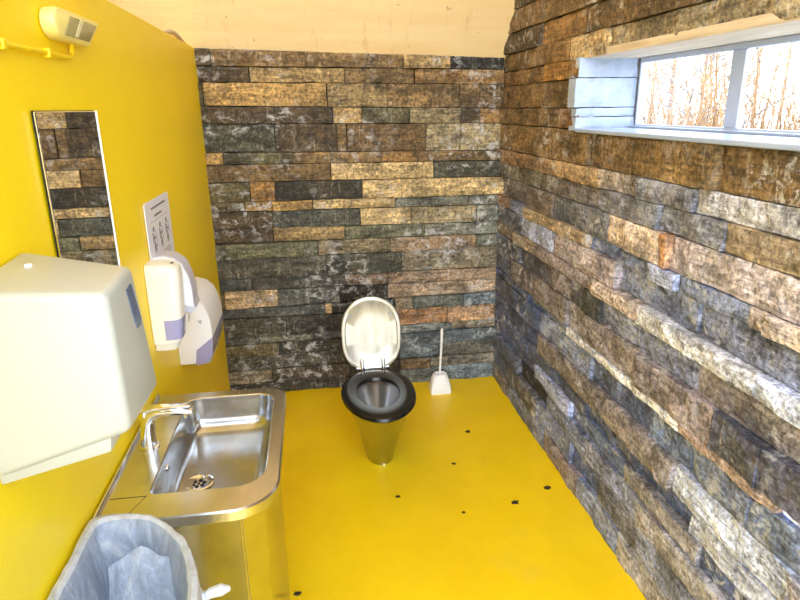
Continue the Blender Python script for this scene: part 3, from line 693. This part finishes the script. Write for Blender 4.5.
def tw(y): 
    s = tsec(y, 1.0); o = 0.0015
    A = [(L+0.062, y, 0.880-0.152-o), (s[2][0]+o, y, s[2][2]-o), (s[3][0]+o, y, s[3][2]-o), (s[4][0]+o, y, s[4][2]), (s[4][0]+o, y, 0.850)]
    return A
pA = tw(2.5); 
loft(bm, [[(x, 2.4985, z) for x, _, z in pA]+[(L+0.072, 2.4985, 0.795)], [(x, 2.8215, z) for x, _, z in pA]+[(L+0.072, 2.8215, 0.795)]])
obj('roll_window', bm, M['lilac'], rd_, label='lilac lower window')
bm = BM(); plate(bm, [(L+0.088, 2.4985, 0.925), (L+0.108, 2.4985, 0.925), (L+0.100, 2.4985, 0.908)], (0, 0.002, 0)); obj('side_mark', bm, M['bumper'], rd_)
bm = BM()
for k in range(7): box(bm, (L+0.05+k*0.010, 2.53+0.002*k, 0.720), (L+0.056+k*0.010, 2.79, 0.730))
obj('tear_teeth', bm, M['lilac_pale'], rd_)

# ------------------------------------------------------------------ instruction plaque
sg = thing('instruction_plaque', 'white plaque with small pictograms and print on the yellow wall above the dispensers', 'sign', (L+0.0026, 2.435, 1.33))
PY0, PY1, PZ0, PZ1 = 2.245, 2.628, 1.175, 1.442
x = L+0.003
bm = BM(); plate(bm, [(x, q[0], q[1]) for q in [(p[0], p[1]) for p in rrect(PY0, PY1, PZ0, PZ1, 0.016, 0, 5)]], (0.004, 0, 0)); obj('board', bm, M['plaque'], sg)
x += 0.004
def strip(bm, ya, yb, za, zb): box(bm, (x-0.001, ya, za), (x+0.0006, yb, zb))
bm = BM(); strip(bm, PY0+0.085, PY1-0.070, 1.409, 1.417); strip(bm, PY0+0.125, PY1-0.145, 1.379, 1.387); obj('heading', bm, M['print'], sg)
bm = BM(); strip(bm, PY0+0.05, PY1-0.05, 1.366, 1.3675)
for r in range(3):
    for k in range(9):
        ya = PY0+0.055+k*0.031; strip(bm, ya, ya+0.022+0.005*((k*7+r) % 2), 1.232-r*0.012, 1.237-r*0.012)
obj('small_print', bm, M['print_light'], sg)
for q in range(3):
    bm = BM(); cy = PY0+0.085+q*0.105
    strip(bm, cy-0.004, cy+0.004, 1.262, 1.322); strip(bm, cy-0.02, cy+0.02, 1.306, 1.311); strip(bm, cy-0.012, cy-0.006, 1.255, 1.285); strip(bm, cy+0.008, cy+0.014, 1.25, 1.285); strip(bm, cy-0.022, cy-0.012, 1.29, 1.33)
    lathe_pts = [(x-0.001, cy+0.012*math.cos(2*PI*k/14), 1.340+0.010*math.sin(2*PI*k/14)) for k in range(14)]
    plate(bm, lathe_pts, (0.0016, 0, 0))
    strip(bm, cy+0.024, cy+0.03, 1.27+0.01*q, 1.33)
    obj('pictogram', bm, M['print'], sg)

# ------------------------------------------------------------------ mirror
mr = thing('mirror', 'tall rectangular mirror reflecting the stone wall, on the yellow wall', 'mirror', (L+0.001, 1.675, 1.45))
bm = BM(); box(bm, (L+0.0045, 1.472, 1.16), (L+0.010, 1.872, 1.753), 0.0015, 1); obj('mirror_glass', bm, M['mirror'], mr)
bm = BM(); box(bm, (L+0.003, 1.470, 1.158), (L+0.0044, 1.874, 1.755)); obj('backing', bm, M['dark'], mr)
bm = BM(); box(bm, (L+0.003, 1.8722, 1.16), (L+0.0125, 1.8765, 1.754), 0.001, 1); obj('edge_strip', bm, M['white_plastic'], mr, label='bright ground edge of the mirror')

# ------------------------------------------------------------------ wall light with conduit
wlt = thing('wall_light', 'small yellowed wall light with one rounded end, high on the yellow wall', 'light', (L, 1.66, 1.95))
def capsule(x, k, ya=1.600, yb=1.925, z0=1.912, z1=1.983):
    zc, h = (z0+z1)/2, (z1-z0)/2*k; p = [(x, yb-0.10-(1-k)*0.02, zc-h), (x, yb-(1-k)*0.02, zc+h)]
    for i in range(13):
        a = PI/2+PI*i/12; p.append((x, ya+0.05+(0.05*k)*math.cos(a), zc+h*math.sin(a)))
    return p
bm = BM(); loft(bm, [capsule(L+0.002, 0.9), capsule(L+0.004, 0.96), capsule(L+0.024, 1.0), capsule(L+0.034, 0.94), capsule(L+0.036, 0.86), capsule(L+0.0355, 0.80), capsule(L+0.0370, 0.74)])
obj('housing', bm, M['yellowed'], wlt)
bm = BM(); hexa(bm, [(x_, y_, z_) for x_ in (L+0.026, L+0.0405) for y_, z_ in ((1.645, 1.923), (1.815, 1.923), (1.895, 1.970), (1.700, 1.970))], 0.002, 2); ln = obj('lens', bm, M['lens'], wlt, label='grey ribbed lens')
bm = BM(); hexa(bm, [(x_, y_, z_) for x_ in (L+0.034, L+0.0418) for y_, z_ in ((1.705, 1.9235), (1.728, 1.9235), (1.790, 1.9695), (1.764, 1.9695))], 0.001, 1); obj('lens_bar', bm, M['lens_bar'], ln)
cd = thing('cable_conduit', 'thin yellow painted cable conduit leading to the wall light', 'pipe', (L, 1.4, 1.885))
bm = BM()
path = [(L+0.009, 0.55, 1.872), (L+0.009, 1.0, 1.876), (L+0.009, 1.60, 1.880), (L+0.009, 1.715, 1.879), (L+0.009, 1.745, 1.882), (L+0.010, 1.757, 1.889), (L+0.011, 1.762, 1.9125)]
tube(bm, path, 0.006, 10); obj('pipe', bm, M['pipe'], cd)
for y, zc in ((1.375, 1.8785), (1.600, 1.880)):
    bm = BM(); box(bm, (L+0.001, y-0.010, zc-0.011), (L+0.018, y+0.010, zc+0.010), 0.003); obj('pipe_clip', bm, M['pipe'], cd)

# ------------------------------------------------------------------ waste bin and its liner
bn = thing('waste_bin', 'metal waste bin under the paper towel dispenser, wrapped by the plastic bag beside the washbasin', 'bin', (-0.44, 0.965, 0))
BZ = 0.808
def dshape(z, k, n=56):
    x0, xr, yc_, hy = L+0.020+k, -0.272-k, 0.965, 0.392-k
    p = []
    for i in range(n+1):
        a = -PI/2+PI*i/n; p.append((x0+0.045+(xr-x0-0.045)*abs(math.cos(a))**0.9, yc_+hy*math.copysign(abs(math.sin(a))**0.95, math.sin(a)), z))
    for i in range(1, 6): p.append((x0+0.045*(1-math.sin(PI/2*i/6)), yc_+hy-0.03*(1-math.cos(PI/2*i/6)), z))
    for i in range(1, 24): p.append((x0, yc_+(hy-0.03)*(1-2*i/24), z))
    for i in range(5, 0, -1): p.append((x0+0.045*(1-math.sin(PI/2*i/6)), yc_-hy+0.03*(1-math.cos(PI/2*i/6)), z))
    return p
def binr(z, k=0.0): return dshape(z, k-0.006)
bm = BM(); loft(bm, [binr(0.0, 0.02), binr(0.01, 0.018), binr(BZ-0.006, 0.002), binr(BZ, 0.004), binr(BZ-0.004, 0.007), binr(0.02, 0.024)]); obj('bin_body', bm, M['steel_body'], bn)
bl = thing('bin_liner', 'thin translucent white plastic bag lining the bin, knotted at its side', 'bag', (-0.44, 0.965, BZ))
rnd = random.Random(4)
def bag(z, k, amp, seed):
    base = dshape(z, k)
    cx, cy = -0.44, 0.98; r = []
    for p in base:
        a = math.atan2(p[1]-cy, p[0]-cx)
        w = amp*(noise.noise(Vector((math.cos(a)*5, math.sin(a)*5, seed+z*3)))+0.6*noise.noise(Vector((math.cos(a)*14, math.sin(a)*14, seed))))
        r.append((cx+(p[0]-cx)*(1+w*4), cy+(p[1]-cy)*(1+w*4), z+w*0.5))
    return r
bm = BM()
loft(bm, [bag(BZ+0.008, 0.012, 0.004, 1), bag(BZ-0.02, 0.018, 0.007, 1), bag(BZ-0.09, 0.030, 0.014, 1.2), bag(BZ-0.20, 0.040, 0.022, 1.5), bag(BZ-0.33, 0.052, 0.026, 1.9), bag(BZ-0.45, 0.07, 0.026, 2.2), bag(BZ-0.52, 0.10, 0.02, 2.4)], False, True)
obj('bag_inside', bm, M['film'], bl)
bm = BM()
loft(bm, [bag(BZ+0.009, 0.014, 0.004, 1), bag(BZ+0.016, 0.006, 0.004, 1), bag(BZ+0.012, -0.006, 0.005, 1), bag(BZ-0.02, -0.010, 0.006, 1.3), bag(BZ-0.09, -0.011, 0.008, 1.8), bag(BZ-0.16, -0.010, 0.008, 2.3)], False, False)
obj('bag_rim', bm, M['film_rim'], bl)
# a free fold of film hanging across the far side
bm = BM(); fv = []
for i in range(15):
    u = i/14; row = []
    for j in range(9):
        v = j/8
        xx = -0.515+0.185*u; yy = 1.27-0.10*v-0.03*math.sin(PI*u)*v; zz = BZ-0.015-0.30*v-0.07*abs(u-0.42)*(1.8)*(1-v*0.3)
        yy += 0.012*noise.noise(Vector((u*7, v*4, 3)))
        row.append(bm.verts.new((xx, yy, zz)))
    fv.append(row)
for i in range(14):
    for j in range(8): bm.faces.new((fv[i][j], fv[i+1][j], fv[i+1][j+1], fv[i][j+1]))
obj('bag_fold', bm, M['film'], bl)
# knot and tail at the side
bm = BM()
kx, ky, kz = -0.272, 1.105, BZ-0.035
tube(bm, [(kx-0.035, ky-0.06, kz-0.03), (kx-0.012, ky-0.02, kz-0.008), (kx, ky, kz)], [0.03, 0.018, 0.009], 12)
tube(bm, [(kx-0.03, ky+0.06, kz-0.03), (kx-0.010, ky+0.02, kz-0.012), (kx, ky, kz)], [0.012, 0.010, 0.008], 12)
lathe(bm, (kx, ky, kz), [(0.004, -0.013), (0.012, -0.006), (0.012, 0.006), (0.004, 0.013)], 12)
tube(bm, [(kx, ky, kz), (kx+0.015, ky+0.006, kz+0.004), (kx+0.035, ky+0.014, kz+0.002), (kx+0.052, ky+0.020, kz-0.002)], [0.007, 0.011, 0.013, 0.006], 10)
tube(bm, [(kx, ky, kz), (kx+0.012, ky-0.004, kz+0.008), (kx+0.030, ky+0.002, kz+0.014)], [0.006, 0.009, 0.006], 10)
obj('knot', bm, M['film_rim'], bl, label='white knotted tail of the bag')

# ------------------------------------------------------------------ crumbs on the floor
crumbs = [(0.800, 3.018, 0.012, 'dark crumb of dirt on the yellow floor, nearest the toilet brush'), (0.648, 2.712, 0.009, 'tiny dark speck of dirt on the floor to the right of the toilet'),
          (0.325, 2.481, 0.010, 'dark crumb of dirt on the floor just in front of the toilet'), (0.851, 2.346, 0.014, 'ragged dark crumb of dirt mid-floor, beside the one closest to the stone wall'),
          (1.040, 2.432, 0.013, 'dark crumb of dirt on the floor closest to the right stone wall'), (0.600, 2.316, 0.008, 'small dark crumb of dirt a hand left of the ragged one mid-floor'),
          (-0.135, 1.939, 0.012, 'dark crumb of dirt on the floor at the foot of the washbasin base')]
for i, (cx, cy, r, lab) in enumerate(crumbs):
    bm = BM(); bmesh.ops.create_icosphere(bm, subdivisions=3, radius=r)
    for v in bm.verts:
        k = 1+0.9*noise.noise(v.co*150+Vector((i*7, 0, 0)))+0.4*noise.noise(v.co*400)
        v.co = Vector((v.co.x*k+cx, v.co.y*k*0.75+cy, max(0.0, v.co.z*k*0.5+r*0.22)+0.0003))
    tag(obj('dirt_crumb', bm, M['crumb'], loc=(cx, cy, 0)), lab, 'dirt', 'crumbs of dirt on the floor')

# ------------------------------------------------------------------ outside: ground and bare birches beyond the window
bm = BM(); box(bm, (-40, -40, -0.60), (40, 60, -0.20)); tag(struct('ground', bm, M['snow']), 'pale open ground outside the building', 'ground')
def birch(x, y, h, r, lean, seed, label):
    rnd = random.Random(seed)
    root = thing('birch_tree', label, 'tree', (x, y, -0.2), 'bare birches outside the window')
    pts, rad = [], []
    for i in range(9):
        u = i/8; pts.append((x+lean[0]*u+0.06*math.sin(3*u+seed), y+lean[1]*u+0.06*math.cos(2.3*u+seed), -0.2+h*u)); rad.append(r*0.62*(1-0.8*u))
    bm = BM(); tube(bm, pts, rad, 10); obj('trunk', bm, M['bark'], root)
    bm = BM(); tube(bm, pts, [q*0.5+0.004 for q in rad], 6)
    for k in range(46):
        u = rnd.uniform(0.16, 0.97); i = min(7, int(u*8)); f = u*8-i
        p = Vector(pts[i]).lerp(Vector(pts[i+1]), f); a = rnd.uniform(0, 2*PI); ln = rnd.uniform(0.5, 1.5)*(1.15-u)
        d = Vector((math.cos(a), math.sin(a), rnd.uniform(0.3, 0.9))).normalized()
        q1 = p+d*ln*0.5; q2 = p+d*ln+Vector((0, 0, -0.12*ln))
        tube(bm, [p, q1, q2], [0.011, 0.007, 0.003], 5, False)
        for _ in range(4):
            b = q1.lerp(q2, rnd.random()); e = b+Vector((rnd.uniform(-1, 1), rnd.uniform(-1, 1), rnd.uniform(-0.6, 0.7)))*0.34
            tube(bm, [b, e], [0.005, 0.002], 4, False)
    obj('branches', bm, M['twig'] if seed % 3 else M['twig2'], root)
birch(5.50, 9.88, 7.0, 0.060, (0.10, 0.00), 648, 'slender bare birch tree with pale bark outside beyond the window')
birch(6.00, 10.13, 7.0, 0.060, (0.10, 0.10), 668, 'slender bare birch tree with pale bark outside beyond the window')
birch(7.50, 12.37, 7.5, 0.060, (0.00, 0.10), 676, 'slender bare birch tree with pale bark outside beyond the window')
birch(5.00, 7.92, 7.0, 0.055, (0.15, -0.10), 690, 'slender bare birch tree with pale bark outside beyond the window')
birch(6.50, 10.01, 7.0, 0.060, (0.10, 0.00), 700, 'slender bare birch tree with pale bark outside beyond the window')
birch(8.00, 12.05, 8.0, 0.070, (0.20, 0.00), 708, 'slender bare birch tree with pale bark outside beyond the window')
birch(5.50, 7.98, 7.0, 0.050, (0.30, -0.55), 722, 'slender bare birch tree with pale bark outside beyond the window')
birch(6.00, 7.81, 6.5, 0.050, (0.00, 0.30), 765, 'slender bare birch tree with pale bark outside beyond the window')
birch(8.00, 9.93, 7.0, 0.050, (0.10, 0.20), 785, 'slender bare birch tree with pale bark outside beyond the window')
bm = BM(); rnd = random.Random(77)
for k in range(1500):
    a = rnd.uniform(0.05, 1.25); dd = rnd.uniform(6.5, 11.0)
    x, y = 1.3+dd*math.cos(a), 0.6+dd*math.sin(a)
    p = Vector((x, y, -0.2)); hh = rnd.uniform(0.8, 3.3)
    q = p+Vector((rnd.uniform(-.35, .35), rnd.uniform(-.35, .35), hh*0.6)); e = q+Vector((rnd.uniform(-.6, .6), rnd.uniform(-.6, .6), hh*0.4))
    tube(bm, [p, q, e], [0.012, 0.008, 0.003], 4, False)
    for _ in range(3):
        b = p.lerp(q, rnd.uniform(0.4, 1)); tube(bm, [b, b+Vector((rnd.uniform(-.5, .5), rnd.uniform(-.5, .5), rnd.uniform(0.1, .6)))], [0.006, 0.002], 4, False)
o = obj('thicket', bm, M['twig'], smooth=0); tag(o, 'tangle of bare tan undergrowth beyond the birches outside', 'shrub'); o['kind'] = 'stuff'

# ------------------------------------------------------------------ daylight and camera
w = bpy.data.worlds.new('sky'); S.world = w; w.use_nodes = True
nt = w.node_tree; bgn = nt.nodes['Background']
tc = nt.nodes.new('ShaderNodeTexCoord'); sx = nt.nodes.new('ShaderNodeSeparateXYZ'); rp = nt.nodes.new('ShaderNodeValToRGB')
nt.links.new(tc.outputs['Generated'], sx.inputs[0]); nt.links.new(sx.outputs['Z'], rp.inputs[0]); nt.links.new(rp.outputs[0], bgn.inputs[0])
e = rp.color_ramp.elements; e[0].position = 0.0; e[0].color = (0.96, 0.97, 1.0, 1); e[1].position = 0.7; e[1].color = (0.66, 0.80, 1.0, 1)
bgn.inputs[1].default_value = 3.2
S.view_settings.view_transform = 'Standard'; S.view_settings.look = 'None'; S.view_settings.gamma = 1.0
try: S.view_settings.use_curve_mapping = False
except Exception: pass
S.view_settings.exposure = 1.28
cy_ = S.cycles
cy_.use_denoising = True; cy_.max_bounces = 12; cy_.diffuse_bounces = 7; cy_.glossy_bounces = 6; cy_.transparent_max_bounces = 24
cy_.sample_clamp_indirect = 8.0
cam = bpy.data.cameras.new('camera'); co = bpy.data.objects.new('camera', cam); COL.objects.link(co); S.camera = co
cam.sensor_width = 36.0; cam.sensor_fit = 'HORIZONTAL'; cam.lens = 618.0/800.0*36.0; cam.clip_start = 0.02
R = Vector((0.989495, -0.143811, -0.014747)); U = -Vector((-0.056697, -0.292211, -0.954672)); Bk = -Vector((0.132983, 0.945479, -0.297295))
mt = Matrix((R, U, Bk)).transposed().to_4x4(); mt.translation = Vector((0, 0, 1.75)); co.matrix_world = mt
